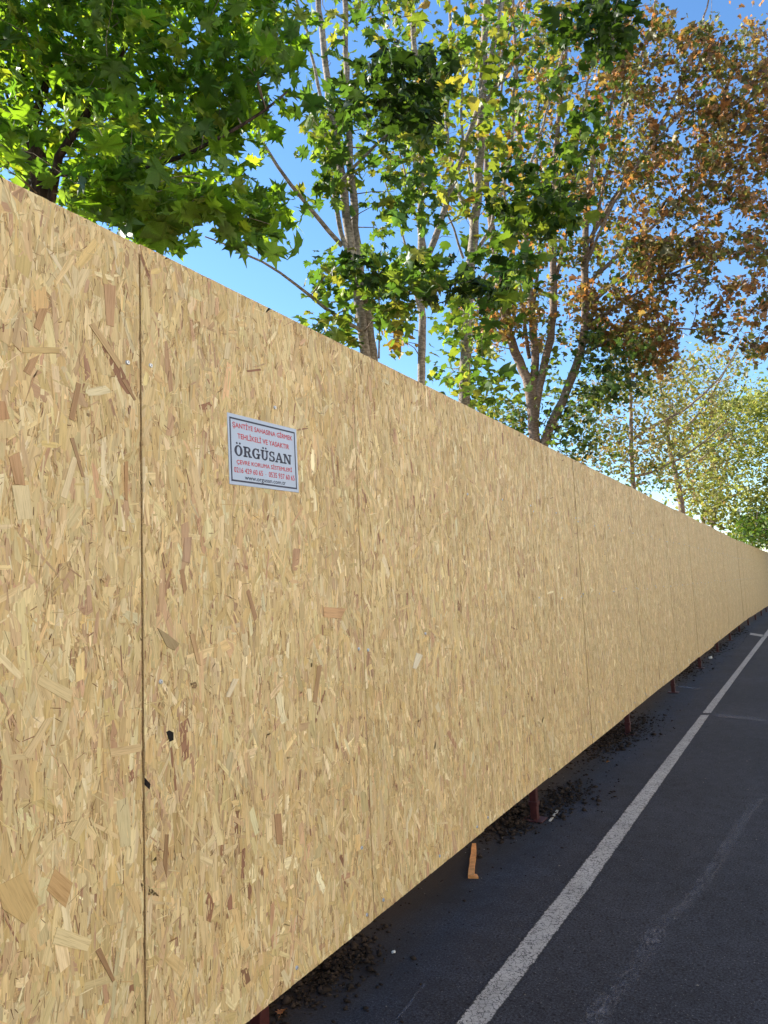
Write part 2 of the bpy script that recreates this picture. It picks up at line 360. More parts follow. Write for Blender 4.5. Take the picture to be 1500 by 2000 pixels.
# ------------------------------------------------------------------ the OSB hoarding
PW, PH, FX, PZ = 1.22, 2.44, -1.678, .300
Y0 = 1.5305                                      # first visible joint
PAL = lin([(216, 193, 144), (212, 187, 137), (209, 182, 130), (206, 177, 122), (221, 200, 155), (205, 174, 131), (198, 164, 127), (184, 147, 114), (152, 113, 86), (229, 212, 170)])
PWT = np.array([.20, .21, .17, .11, .13, .08, .045, .02, .008, .035]); PWT /= PWT.sum()
def strands(n_big, n_mid, n_sliv, n_dark, seed):
    r = np.random.default_rng(seed)
    def grp(n, L, Ls, W, Wsd, zr, widemix=.1):
        l = np.exp(r.normal(math.log(L), Ls, n)); w = np.exp(r.normal(math.log(W), Wsd, n)); w = np.minimum(w, l * .55)
        k = r.random(n)
        a = np.where(k < .62, r.normal(0, .17, n), np.where(k < 1 - widemix, r.normal(0, .42, n), r.uniform(-1.57, 1.57, n)))
        return l, w, a, r.uniform(*zr, n)
    parts = [grp(n_mid, .078, .40, .0135, .5, (.0002, .0020)), grp(n_big, .105, .3, .025, .35, (.0008, .0022), .14), grp(n_sliv, .034, .5, .0030, .5, (.0010, .0024), .2), grp(n_dark, .018, .5, .0013, .4, (.0014, .0026), .25)]
    l, w, a, z = [np.concatenate([p[i] for p in parts]) for i in range(4)]
    n = len(l); cy = r.uniform(-.02, PW + .02, n); cz = r.uniform(-.04, PH + .04, n)
    col = PAL[r.choice(len(PAL), n, p=PWT)] * np.exp(r.normal(0, .10, (n, 1))) * np.exp(r.normal(0, .02, (n, 3)))
    nd = n_dark; dk = lin([(128, 92, 62), (108, 74, 50), (150, 110, 74)])  # dark slivers: shade in the gaps between strands, put in as colour
    col[n - nd:] = dk[r.integers(0, 3, nd)] * np.exp(r.normal(0, .2, (nd, 1)))
    # local outline: 6 points
    e = lambda s: r.uniform(0, 1, n) * s
    tp1 = r.uniform(.55, 1.0, n); tp2 = r.uniform(.45, 1.0, n)
    A = np.stack([-l / 2 + e(w * .9), -l / 2 + e(w * .9), r.uniform(-.3, .3, n) * l, l / 2 - e(w * 1.1), l / 2 - e(w * 1.1), r.uniform(-.3, .3, n) * l], 1)
    B = np.stack([-w / 2 * tp1, w / 2 * tp1, w / 2 * r.uniform(.85, 1.1, n), w / 2 * tp2, -w / 2 * tp2, -w / 2 * r.uniform(.85, 1.1, n)], 1)
    ca, sa = np.cos(a)[:, None], np.sin(a)[:, None]
    Zc = cz[:, None] + A * ca - B * sa; Yc = cy[:, None] - (-A * sa - B * ca)
    Xc = z[:, None] + A * r.uniform(-.004, .004, n)[:, None] + B * r.uniform(-.02, .02, n)[:, None]
    Yc = np.clip(Yc, .0013, PW - .0013); Zc = np.clip(Zc, .0005, PH - .0005); Xc = np.maximum(Xc, .0001 + z[:, None] * .05)
    # drop strands that the clipping at the board's edge, or their own outline, folds over
    ar = lambda P, Q: ((P * np.roll(Q, -1, 1) - np.roll(P, -1, 1) * Q).sum(1)) / 2
    a0, a1 = ar(Yc, Zc), ar(A, B); keep = (np.abs(a0) > .35 * l * w * .7) & (np.sign(a0) == np.sign(np.median(a0))) & (np.abs(a1) > 0)
    Xc, Yc, Zc, A, B, col, l, n = Xc[keep], Yc[keep], Zc[keep], A[keep], B[keep], col[keep], l[keep], int(keep.sum())
    # order so that the normal faces +x
    V = np.stack([Xc, Yc, Zc], 2)[:, ::-1].reshape(-1, 3)
    uv = np.stack([A + r.uniform(0, 40, n)[:, None], B + r.uniform(0, 40, n)[:, None]], 2)[:, ::-1].reshape(-1, 2)
    return V, np.repeat(col, 6, 0), uv
def strand_mesh(level, seed):
    q = {0: (1700, 7600, 9500, 3200), 1: (1300, 5600, 3000, 1000)}[level]
    V, c, uv = strands(*q, seed)
    return mesh_np('strand_layer', V, 6, M_strand, c, uv)
panel_me = bevel_box('osb_panel', -.018, 0, .0010, PW - .0010, 0, PH, M_osb, .0006)
lod0 = [strand_mesh(0, s) for s in range(6)]
lod1 = [strand_mesh(1, s + 50) for s in range(4)]

def disc(n, r, x0, x1):
    V = [(x1, 0, 0)]; 
    for k in range(n):
        a = 2 * math.pi * k / n; V.append((x1 - .0004, r * .72 * math.cos(a), r * .72 * math.sin(a)))
    for k in range(n):
        a = 2 * math.pi * k / n; V.append((x0, r * math.cos(a), r * math.sin(a)))
    Fc = [(0, 1 + k, 1 + (k + 1) % n) for k in range(n)] + [(1 + k, n + 1 + k, n + 1 + (k + 1) % n, 1 + (k + 1) % n) for k in range(n)]
    return V, Fc
def screw_mesh():
    V, Fc = disc(12, .0078, .0002, .0052); me = mesh('screw', V, Fc, M_zinc, False); me.materials.append(M_recess)
    import bmesh
    bm = bmesh.new(); bm.from_mesh(me)
    for (w, h) in ((.0006, .0026), (.0026, .0006)):
        x = .0054
        vv = [bm.verts.new(p) for p in ((x, -w, -h), (x, w, -h), (x, w, h), (x, -w, h))]; f = bm.faces.new(vv); f.material_index = 1; x += .0
    bmesh.ops.recalc_face_normals(bm, faces=bm.faces); bm.to_mesh(me); bm.free(); return me
ME_screw = screw_mesh()

fence = empty('hoarding_fence', (FX, -2.13, 0))
tag(fence, 'long construction hoarding of bare OSB strand boards on red steel posts beside the road', 'fence')
FO = Vector(fence.location)
panels = []
npan = 52
for i in range(npan):
    y = Y0 - 3 * PW + i * PW
    p = link('osb_panel', panel_me, fence)
    j = random.uniform
    dz = j(-.004, .004) if i < 8 else j(-.012, .012)
    a = math.atan(.0165) if y > 24.5 else 0
    p.location = (bend(y) + (j(-.003, .003)), y - FO.y - (.0035 if y < Y0 - .01 else 0) + j(-.0006, .0006), PZ + dz - (.0 if y < 24.5 else .0007 * (y - 24.5)))
    p.rotation_euler = (j(-.0006, .0006), 0, -a)
    s = link('strand_layer', (lod0[(i * 5 + 1) % 6] if i < 9 else lod1[i % 4]), p, 'stuff')
    panels.append((y, p))
def panel_for(y):
    for (py, p) in panels:
        if py <= y < py + PW: return py, p
# screws: the ones the photograph shows, then the same rows on all further boards
shown = [(250, 706), (292, 714), (312, 1331), (535, 796), (699, 1267), (717, 1270), (829, 1238), (578, 1889), (715, 1786), (747, 1758), (857, 1672), (930, 1615), (953, 1598), (705, 1655)]
scr = []
for px, py in shown:
    w = onwall(px, py); scr.append((w[1], w[2]))
for i in range(5, 26):
    y = Y0 - 3 * PW + i * PW
    for z in (.36, 1.55, 2.20):
        if i > 5 or z > 2: scr += [(y + .03, z + random.uniform(-.02, .02)), (y + PW * .5, z + random.uniform(-.02, .02)), (y + PW - .03, z + random.uniform(-.02, .02))]
for y, z in scr:
    if (y - Y0) % PW < .004 or (y - Y0) % PW > PW - .004: y += .02
    py, p = panel_for(y)
    s = link('screw', ME_screw, p); s.location = (.0012, y - py, z - PZ); s.rotation_euler.x = random.uniform(0, 1.5)
# battens closing each joint from behind, rails, posts
bt = mesh('joint_batten', *box_vf(-.058, -.0185, -.045, .045, .02, PH - .02), M_batten)
for i in range(1, npan):
    y = Y0 - 3 * PW + i * PW
    o = link('joint_batten', bt, fence); o.location = (bend(y), y - FO.y, PZ)
for z in (.08, 1.25, 2.28):
    for (ya, yb) in ((-2.1, 24.6), (24.7, 61.0)):
        xa, xb = bend(ya), bend(yb)
        v = [(x + dx, yy - FO.y, PZ + z + dz) for (x, yy) in ((xa, ya), (xb, yb)) for dx in (-.10, -.06) for dz in (-.02, .02)]
        link('rail', mesh('rail', v, box_vf(0, 1, 0, 1, 0, 1)[1], M_steel), fence)
def post_mesh():
    import bmesh
    bm = bmesh.new()
    def bx(x0, x1, y0, y1, z0, z1):
        v, f = box_vf(x0, x1, y0, y1, z0, z1); vs_ = [bm.verts.new(q) for q in v]
        for q in f: bm.faces.new([vs_[k] for k in q])
    bx(-.152, -.102, -.025, .025, 0, 2.6)
    bx(-.148, -.106, -.021, .021, 2.6, 2.604)
    me = bpy.data.meshes.new('post'); bmesh.ops.recalc_face_normals(bm, faces=bm.faces)
    bmesh.ops.bevel(bm, geom=bm.edges[:], offset=.003, segments=1, affect='EDGES')
    bm.to_mesh(me); bm.free(); me.materials.append(M_steel); return me
PM = post_mesh()
plate = bevel_box('base_plate', -.20, -.055, -.065, .065, .0, .010, M_steel, .002)
brv = []
for (x, z) in ((-.152, 1.65), (-1.05, .95)):
    brv += [(x, -.018, z - .02), (x, .018, z - .02), (x, .018, z + .02), (x, -.018, z + .02)]
brace_me = mesh('brace', brv, [(0, 1, 5, 4), (1, 2, 6, 5), (2, 3, 7, 6), (3, 0, 4, 7), (4, 5, 6, 7), (0, 3, 2, 1)], M_steel)
collar = bevel_box('collar', -.158, -.096, -.031, .031, .10, .13, M_steel, .002)
PY = [-1.0, 2.16] + [5.20 + 3.2 * k for k in range(18)]
for y in PY:
    o = link('post', PM, fence); o.location = (bend(y), y - FO.y, 0); o.rotation_euler.z = random.uniform(-.03, .03)
    for nm, me in (('base_plate', plate), ('brace', brace_me), ('collar', collar)): link(nm, me, o)

# strands, knots and painted holes that stand out in the photograph, laid on the boards where they are
SP = [
 ([(144,888),(154,893),(133,972),(121,966)], (232,214,176)), ([(152,744),(161,748),(147,819),(137,815)], (140,96,72)),
 ([(26,945),(59,944),(67,1010),(38,1012)], (222,206,164)), ([(79,600),(96,600),(80,644),(69,636)], (172,126,92)),
 ([(205,552),(228,556),(224,636),(210,632)], (182,138,108)), ([(176,632),(186,628),(240,708),(234,718)], (186,154,114)),
 ([(46,676),(118,676),(118,688),(46,686)], (192,164,112)), ([(115,1806),(182,1830),(173,1853),(105,1839)], (226,208,160)),
 ([(189,1853),(199,1846),(227,1909),(222,1914)], (122,76,56)), ([(110,1692),(145,1720),(131,1769),(94,1734)], (186,144,96)),
 ([(75,1331),(82,1314),(145,1345),(140,1370)], (216,196,150)), ([(217,1459),(276,1449),(278,1464),(219,1475)], (212,184,140)),
 ([(322,1629),(329,1629),(325,1713),(318,1688)], (118,74,54)), ([(324,1429),(330,1426),(338,1430),(338,1445),(331,1448)], (14,8,8)),  # near-black piece: the darkness inside a hole, painted as a flat chip
 ([(282,1519),(293,1531),(291,1541),(282,1533)], (24,14,12)), ([(307,1226),(326,1238),(350,1257),(340,1270),(325,1262)], (134,118,92)),  # first piece: another hole, its darkness put into the colour
 ([(805,1305),(812,1275),(825,1280),(812,1307)], (222,218,200)), ([(632,1185),(675,1188),(665,1208),(632,1205)], (198,150,112)),
 ([(49,790),(76,720),(85,725),(66,735)], (168,124,96)), ([(60,700),(80,690),(62,731),(48,722)], (164,120,90)),
 ([(240,740),(246,738),(268,778),(264,780)], (128,86,66)), ([(0,780),(12,781),(22,815),(2,818)], (172,120,88)),
 ([(0,825),(15,820),(34,842),(20,852),(0,856)], (206,182,136)), ([(139,853),(146,852),(168,930),(162,928)], (142,102,80)),
 ([(245,900),(252,898),(251,975),(246,973)], (168,116,78)), ([(20,890),(40,880),(52,946),(32,942)], (176,130,98)),
 ([(370,1240),(378,1236),(392,1300),(384,1296)], (188,150,112)), ([(480,1155),(486,1150),(502,1205),(496,1215)], (142,98,78)),
 ([(350,1113),(358,1110),(365,1150),(358,1160)], (136,92,70)), ([(360,1050),(374,1048),(370,1100),(355,1095)], (166,130,116)),
 ([(535,1590),(548,1588),(552,1650),(540,1648)], (150,104,80)), ([(455,1325),(466,1325),(448,1362),(440,1360)], (224,212,184)),
 ([(160,1590),(176,1600),(152,1640),(140,1632)], (208,188,142)), ([(0,1725),(50,1700),(78,1760),(52,1800),(8,1770)], (196,164,108)),
 ([(440,670),(452,668),(446,702),(436,700)], (216,200,164)), ([(92,1400),(108,1396),(60,1478),(48,1470)], (216,192,148)),
 ([(620,1300),(628,1298),(618,1372),(610,1370)], (150,112,84)), ([(20,1470),(68,1466),(70,1476),(22,1482)], (206,184,140)),
 ([(215,585),(221,590),(222,603),(217,598)], (84,48,34)), ([(172,804),(177,805),(177,811),(172,809)], (80,48,34)),
 ([(372,1334),(381,1331),(383,1335),(374,1338)], (70,40,30)), ([(377,1338),(384,1336),(381,1344),(375,1343)], (84,50,36)),
]
for k, (poly, colr) in enumerate(SP):
    P3 = [onwall(px, py, FX + .003) for px, py in poly]
    py, p = panel_for(np.mean([q[1] for q in P3]))
    x = .0030 + .00012 * (k % 9)
    V = [(x, min(max(q[1] - py, .001), PW - .001), q[2] - PZ) for q in P3]
    n = len(V); Vb = [(.0004, v[1], v[2]) for v in V]
    nrm = Vector((sum(V[i][1] * V[(i + 1) % n][2] - V[(i + 1) % n][1] * V[i][2] for i in range(n)), 0, 0))
    if nrm.x < 0: V = V[::-1]; Vb = Vb[::-1]
    Fc = [tuple(range(n))] + [(i, n + i, n + (i + 1) % n, (i + 1) % n) for i in range(n)]
    me = mesh('strand', V + Vb, Fc, M_strand)
    ca = me.color_attributes.new('Col', 'FLOAT_COLOR', 'POINT')
    for d in ca.data: d.color = (*(lin(colr) * (1 if sum(colr) < 80 else .66) + (0 if sum(colr) < 80 else .34) * lin((212, 184, 132))), 1)
    dirv = Vector(V[2]) - Vector(V[1]); best = max(range(n), key=lambda i: (Vector(V[(i + 1) % n]) - Vector(V[i])).length)
    dirv = (Vector(V[(best + 1) % n]) - Vector(V[best])).normalized(); up = Vector((1, 0, 0)).cross(dirv)
    uvl = me.uv_layers.new(name='UVMap')
    for lp in me.loops:
        q = me.vertices[lp.vertex_index].co; uvl.data[lp.index].uv = (q.dot(dirv) + k * 3.1, q.dot(up) + k * 1.7)
    me.validate()
    link('strand', me, p)

# ------------------------------------------------------------------ the sign
def text_obj(body):
    cu = bpy.data.curves.new('txt', 'FONT'); cu.body = body; cu.resolution_u = 3
    o = bpy.data.objects.new('txt', cu); C.objects.link(o)
    bpy.context.view_layer.update()
    me = bpy.data.meshes.new_from_object(o.evaluated_get(bpy.context.evaluated_depsgraph_get()))
    bpy.data.objects.remove(o); return me
Z5 = lambda x, y: onwall(420 + x / 7.5, 780 + y / 7.5, FX + .006)
TL, TR, BR, BL = Z5(185, 187), Z5(1185, 440), Z5(1235, 1365), Z5(210, 1240)
sy0 = (TL[1] + BL[1]) / 2; sy1 = (TR[1] + BR[1]) / 2
# the sign is a slightly rotated rectangle; fit an affine frame from its corners
O = (TL + TR + BR + BL) / 4
eu = ((TR - TL) + (BR - BL)) / 2; ev = ((TL - BL) + (TR - BR)) / 2
SW, SH = np.linalg.norm(eu), np.linalg.norm(ev)
ang = math.atan2(eu[2], eu[1])
sign = empty('warning_sign', (FX + .0036, O[1], O[2]))
sign.rotation_euler = (ang, 0, 0)
tag(sign, 'small white metal warning sign with red and navy lettering screwed to the strand boards', 'sign')
def s_local(P):
    dy, dz = P[1] - O[1], P[2] - O[2]; c, s = math.cos(ang), math.sin(ang)
    return (dy * c + dz * s, -dy * s + dz * c)
link('sign_plate', bevel_box('sign_plate', 0, .0022, -SW / 2, SW / 2, -SH / 2, SH / 2, M_signwhite, .0006), sign)
bc = [s_local(Z5(*q)) for q in ((208, 240), (1158, 487), (1208, 1322), (238, 1192))]
bw = .0062; x = .0027; V = []
bx0 = (bc[0][0] + bc[3][0]) / 2; bx1 = (bc[1][0] + bc[2][0]) / 2; by1 = (bc[0][1] + bc[1][1]) / 2; by0 = (bc[2][1] + bc[3][1]) / 2
for k in (0, bw): V += [(x, bx0 + k, by1 - k), (x, bx1 - k, by1 - k), (x, bx1 - k, by0 + k), (x, bx0 + k, by0 + k)]
me = mesh('border_line', V, [(i, (i + 1) % 4, 4 + (i + 1) % 4, 4 + i) for i in range(4)], M_navy)
if me.polygons[0].normal.x < 0: me.flip_normals()
link('border_line', me, sign)
def put_line(body, bl, br, cap, mat, bold=.0, capref='H', me=None):
    a = s_local(Z5(*bl)); b_ = s_local(Z5(*br)); h = s_local(Z5(*cap))[1] - a[1]
    src = me or text_obj(body)
    co = np.array([v.co[:] for v in src.vertices])
    x0, x1 = co[:, 0].min(), co[:, 0].max()
    ch = 0.73 if me is None else 1.0
    w = b_[0] - a[0]; sx_ = w / (x1 - x0); sy_ = h / ch
    V = []; Fc = []
    offs = [(0, 0)] if not bold else [(-bold, 0), (bold, 0), (0, bold), (0, -bold), (0, 0)]
    for k, (ox, oy) in enumerate(offs):
        base = len(V)
        for c_ in co:
            u = (c_[0] - x0) * sx_; V.append((.0026 + k * .00004, a[0] + u + ox, a[1] + (b_[1] - a[1]) * u / w + c_[1] * sy_ + oy))
        for pl in src.polygons: Fc.append(tuple(base + i for i in pl.vertices))
    m2 = mesh('lettering', V, Fc, mat)
    if sum(p_.normal.x for p_ in m2.polygons) < 0: m2.flip_normals()
    return link('lettering', m2, sign)
put_line('ŞANTİYE SAHASINA GİRMEK', (255, 400), (1130, 605), (255, 325), M_red, .0005)
put_line('TEHLİKELİ VE YASAKTIR', (330, 570), (1085, 735), (330, 492), M_red, .0005)
put_line('ÇEVRE KORUMA SİSTEMLERİ', (318, 942), (1127, 1066), (318, 880), M_red, .0004)
put_line('0216 429 60 65', (280, 1062), (703, 1122), (280, 982), M_red, .00035)
put_line('0535 937 60 65', (790, 1136), (1166, 1192), (790, 1056), M_red, .00035)
put_line('-', (736, 1108), (752, 1110), (736, 1083), M_red, .0003)
put_line('www.orgusan.com.tr', (438, 1172), (1035, 1255), (438, 1108), M_navy, .0004)
# slab serif capitals for the large name, drawn as bands and bars
def serif_word():
    V, Fc = [], []
    def quad(*p):
        b0 = len(V); V.extend([(x, y, 0) for x, y in p]); Fc.append((b0, b0 + 1, b0 + 2, b0 + 3))
    def bar(x0, y0, x1, y1): quad((x0, y0), (x1, y0), (x1, y1), (x0, y1))
    def arc(cx, cy, rx, ry, a0, a1, wv, wh, n=18):
        pts = []
        for k in range(n + 1):
            a = math.radians(a0 + (a1 - a0) * k / n); c, s = math.cos(a), math.sin(a)
            pts.append(((cx + rx * c, cy + ry * s), (cx + (rx - wv) * c, cy + (ry - wh) * s)))
        for k in range(n): quad(pts[k][0], pts[k + 1][0], pts[k + 1][1], pts[k][1])
    def dots(cx):
        for d in (-.16, .16):
            for k in range(6): 
                a, a2 = math.radians(60 * k), math.radians(60 * k + 60); r = .085
                quad((cx + d, 1.22), (cx + d + r * math.cos(a), 1.22 + r * math.sin(a)), (cx + d + r * math.cos((a + a2) / 2), 1.22 + r * math.sin((a + a2) / 2)), (cx + d + r * math.cos(a2), 1.22 + r * math.sin(a2)))
    s, th = .20, .10
    x = 0
    arc(x + .42, .5, .42, .52, 0, 360, .22, .09, 28); dots(x + .42); x += .94                                    # O umlaut
    bar(x + .10, 0, x + .10 + s, 1); bar(x, 0, x + .42, th); bar(x, 1 - th, x + .5, 1)                           # R
    arc(x + .48, .735, .29, .265, -90, 90, .19, .09, 12); bar(x + .3, .47, x + .5, .47 + .09)
    quad((x + .42, .5), (x + .62, .5), (x + .80, .06), (x + .58, .06)); bar(x + .56, 0, x + .90, th); x += .96
    arc(x + .44, .5, .44, .52, 48, 330, .22, .09, 26); bar(x + .66, .68, x + .76, 1); bar(x + .62, .0, x + .80, .42); bar(x + .48, .40, x + .92, .40 + th); x += .98   # G
    bar(x + .10, .3, x + .10 + s, 1); bar(x, 1 - th, x + .42, 1); bar(x + .64, .3, x + .76, 1); bar(x + .52, 1 - th, x + .88, 1)
    arc(x + .43, .32, .33, .34, 180, 360, .17, .11, 14); dots(x + .44); x += .94                                  # U umlaut
    arc(x + .36, .74, .31, .28, 40, 262, .17, .10, 16); arc(x + .36, .27, .34, .29, -140, 82, .19, .11, 16)        # S
    bar(x + .54, .70, x + .64, 1); bar(x + .04, 0, x + .14, .32); x += .76
    quad((x + .06, .05), (x + .18, .05), (x + .50, 1), (x + .40, 1)); quad((x + .38, 1), (x + .56, 1), (x + .90, .05), (x + .66, .05))   # A
    bar(x + .24, .28, x + .68, .37); bar(x - .02, 0, x + .30, th); bar(x + .56, 0, x + .98, th); x += 1.0
    bar(x + .12, 0, x + .22, 1); bar(x, 0, x + .36, th); bar(x, 1 - th, x + .30, 1); quad((x + .10, 1), (x + .34, 1), (x + .88, 0), (x + .66, 0))
    bar(x + .76, 0, x + .88, 1); bar(x + .60, 1 - th, x + 1.02, 1); x += 1.02                                      # N
    me = bpy.data.meshes.new('w'); me.from_pydata(V, [], Fc); return me
put_line('', (288, 815), (1122, 957), (288, 666), M_navy, .0009, me=serif_word())

# ------------------------------------------------------------------ trees
LEAF5 = [(0, 0), (.12, .04), (.34, -.02), (.30, .12), (.44, .18), (.62, .32), (.38, .33), (.44, .46), (.56, .66), (.36, .56), (.20, .50), (.28, .72), (.13, .74), (0, 1.04)]
def leaf_template(full, fold=.18, curl=.25, sq=1.0):
    if full == 2: half = LEAF5
    elif full == 1: half = [(0, 0), (.30, .06), (.50, .34), (.30, .40), (.36, .66), (.14, .66), (0, 1.0)]
    else: half = [(0, 0), (.34, .22), (.26, .62), (0, 1.0)]
    pts = [(x * sq, y) for x, y in half] + [(-x * sq, y) for x, y in half[-2:0:-1]]
    V = [(x, y, abs(x) * fold - curl * y * y * .6 - .15 * x * x) for x, y in pts]
    n = len(V)
    V.append((0, .42, -curl * .1)); c = n
    T = [(c, i, (i + 1) % n) for i in range(n)]
    if full == 2:                                   # leaf stalk
        m = len(V); V += [(-.014, .02, 0), (.014, .02, 0), (.05, -.32, .10), (.08, -.62, .26)]
        T += [(m, m + 1, m + 2), (m, m + 2, m + 3)]
    return np.array(V), T
class Tree:
    def __init__(self, name, label, cat, base, barkm, stems, crowns, leaf, group=None, ndetail=300, seed=1, tw=1.0):
        """stems: list of (polyline[(px,py,depth)], r0, r1); crowns: list of (polygon px, depth range, n attractors, leaves per cluster, spread)"""
        self.r = np.random.default_rng(seed); r = self.r
        root = empty(name, tuple(base)); tag(root, label, cat, group); self.root = root; self.o = np.array(base, float)
        nodes, rad = [], []
        for k, (pl, r0, r1) in enumerate(stems):
            P = np.array([at(*q) if len(q) == 3 and not isinstance(q[0], str) else np.array(q[1:]) for q in pl])
            P, rr = self.smooth(P, r0, r1)
            me = self.tube([(P, rr)], barkm, 10, 'trunk' if k == 0 else 'branch')
            link('trunk' if k == 0 else 'branch', me, root)
            nodes += list(P); rad += list(rr)
        nodes = np.array(nodes); rad = np.array(rad)
        # attractors
        tips, paths, info = [], [], []
        for (poly, dr, n, nl, sp, cols) in crowns:
            A = []
            poly = np.array(poly, float); lo, hi = poly.min(0), poly.max(0)
            while len(A) < n:
                q = r.uniform(lo, hi)
                if self.inside(q, poly):
                    p = at(q[0], q[1], r.uniform(*dr))
                    if p[0] < -1.0 + max(0, p[2] - 3.2) * 3 or p[2] > 3.4:
                        if not (p[0] > -1.75 and p[2] < 2.9): A.append(p)
            for p in A: tips.append(p); info.append((nl, sp, cols))
        tips = np.array(tips)
        order = list(np.argsort([np.min(np.linalg.norm(nodes - p, axis=1)) for p in tips]))
        for k in order:
            p = tips[k]; d = nodes - p; dist = np.linalg.norm(d, axis=1) + np.maximum(0, d[:, 2]) * 1.5 - np.minimum(rad, .05) * 4
            j = int(np.argmin(dist)); s = nodes[j]; L = np.linalg.norm(p - s)
            if L < .03: continue
            m = max(3, int(L / .22) + 2); t_ = np.linspace(0, 1, m)[:, None]
            mid = (s + p) / 2 + np.array([0, 0, .12 * L]) + r.normal(0, .10 * L, 3)
            pts = (1 - t_) ** 2 * s + 2 * t_ * (1 - t_) * mid + t_ ** 2 * p
            pts[1:-1] += r.normal(0, .012 + .01 * L, (m - 2, 3))
            ra = min(rad[j] * .75, (.0045 + .0055 * L) * tw); rr = np.linspace(ra, .0022 * tw, m)
            paths.append((pts, rr)); nodes = np.vstack([nodes, pts[1:]]); rad = np.r_[rad, rr[1:]]
            info[k] = info[k] + (pts,)
        if paths: 
            tws = self.tube(paths, M_twig, 4, 'twigs'); link('twigs', tws, root, 'stuff')
        self.leaves(tips, info, leaf, ndetail)
    def inside(self, q, poly):
        x, y = q; c = False; n = len(poly)
        for i in range(n):
            x1, y1 = poly[i]; x2, y2 = poly[i - 1]
            if (y1 > y) != (y2 > y) and x < (x2 - x1) * (y - y1) / (y2 - y1) + x1: c = not c
        return c
    def smooth(self, P, r0, r1):
        d = np.r_[0, np.cumsum(np.linalg.norm(np.diff(P, axis=0), axis=1))]; n = max(4, int(d[-1] / .16)); s = np.linspace(0, d[-1], n)
        Q = np.stack([np.interp(s, d, P[:, k]) for k in range(3)], 1)
        for _ in range(2): Q[1:-1] = (Q[:-2] + 2 * Q[1:-1] + Q[2:]) / 4
        Q[1:-1] += self.r.normal(0, .006, (n - 2, 3))
        return Q, np.linspace(r0, r1, n) * (1 + self.r.normal(0, .03, n))
    def tube(self, paths, mat, sides, name):
        V, Fc = [], []
        ang_ = np.linspace(0, 2 * math.pi, sides, endpoint=False)
        for P, rr in paths:
            P = P - self.o; n = len(P); T = np.gradient(P, axis=0); T /= np.linalg.norm(T, axis=1)[:, None] + 1e-9
            ref = np.array([1., .2, 0]); A = np.cross(T, ref); A /= np.linalg.norm(A, axis=1)[:, None] + 1e-9; B = np.cross(T, A)
            base = len(V)
            ring = P[:, None] + rr[:, None, None] * (np.cos(ang_)[None, :, None] * A[:, None] + np.sin(ang_)[None, :, None] * B[:, None])
            V.extend(ring.reshape(-1, 3).tolist())
            for i in range(n - 1):
                for k in range(sides):
                    a = base + i * sides + k; b_ = base + i * sides + (k + 1) % sides
                    Fc.append((a, b_, b_ + sides, a + sides))
            Fc.append(tuple(base + (n - 1) * sides + k for k in range(sides)))
        return mesh(name, V, Fc, mat, True)
    def leaves(self, tips, info, leaf, nd):
        r = self.r; mat, full, size, pal_ = leaf['mat'], leaf['full'], leaf['size'], leaf.get('up', .9)
        pos, cl = [], []
        for p, inf in zip(tips, info):
            nl, sp, cols = inf[:3]; n = max(1, int(r.poisson(nl)))
            if len(inf) > 3:
                path = inf[3]; k = r.uniform(.35, 1.0, n) * (len(path) - 1); i0 = k.astype(int).clip(0, len(path) - 2)
                q = path[i0] + (path[i0 + 1] - path[i0]) * (k - i0)[:, None]
                w = r.random(n)[:, None] < .65; q = np.where(w, p, q)
            else: q = np.repeat(p[None], n, 0)
            q = q + r.normal(0, sp, (n, 3)) * np.array([1, 1, .75])
            pos.append(q); ci = r.integers(0, len(cols), n); base = cols[r.integers(0, len(cols))]
            for c_ in ci: cl.append(cols[c_] if r.random() < .55 else base)
        pos = np.concatenate(pos); n = len(pos); cl = lin(np.array(cl, float))
        # keep leaves clear of the boards: nothing grows through the fence
        ok = ~((pos[:, 2] < 2.80) & (pos[:, 0] > -1.84 + np.maximum(0, pos[:, 1] - 24.5) * .0165)); pos, cl = pos[ok], cl[ok]; n = len(pos)
        nrm = r.normal(0, 1, (n, 3)) * .62; nrm[:, 2] += pal_; nrm /= np.linalg.norm(nrm, axis=1)[:, None]
        tip = r.normal(0, 1, (n, 3)); tip[:, 2] -= .7; tip -= nrm * (tip * nrm).sum(1)[:, None]; tip /= np.linalg.norm(tip, axis=1)[:, None]
        side = np.cross(tip, nrm); sz = size * np.exp(r.normal(0, .30, n))
        M_ = np.stack([side, tip, nrm], 2)                                # columns
        cl = cl * np.exp(r.normal(0, .16, (n, 1)))
        temps = []
        for q in ((.18, .25), (.05, .6), (.45, .1), (-.15, .45)):
            Vt, Tt = leaf_template(full, *q); k_ = len(Vt); Vt = Vt.copy()
            Vt[1:k_ - 1, :2] *= 1 + r.normal(0, .09, (k_ - 2, 2)); Vt[:, 0] += .12 * r.normal() * Vt[:, 1]; Vt[:, 2] += .07 * np.sin(Vt[:, 0] * 9 + r.uniform(0, 6)) + .05 * np.sin(Vt[:, 1] * 8 + r.uniform(0, 6))
            temps.append((Vt, Tt))
        px, py, dep = project(pos)
        vis = (dep > 1) & (px > 5) & (px < 1495) & (py > 5) & (py < 335 + .498 * px)
        score = np.where(vis, sz / dep, 0); ordr = np.argsort(-score)
        nd = min(nd, int(vis.sum())); single = ordr[:nd]; rest = ordr[nd:]
        kk = r.integers(0, 4, n)
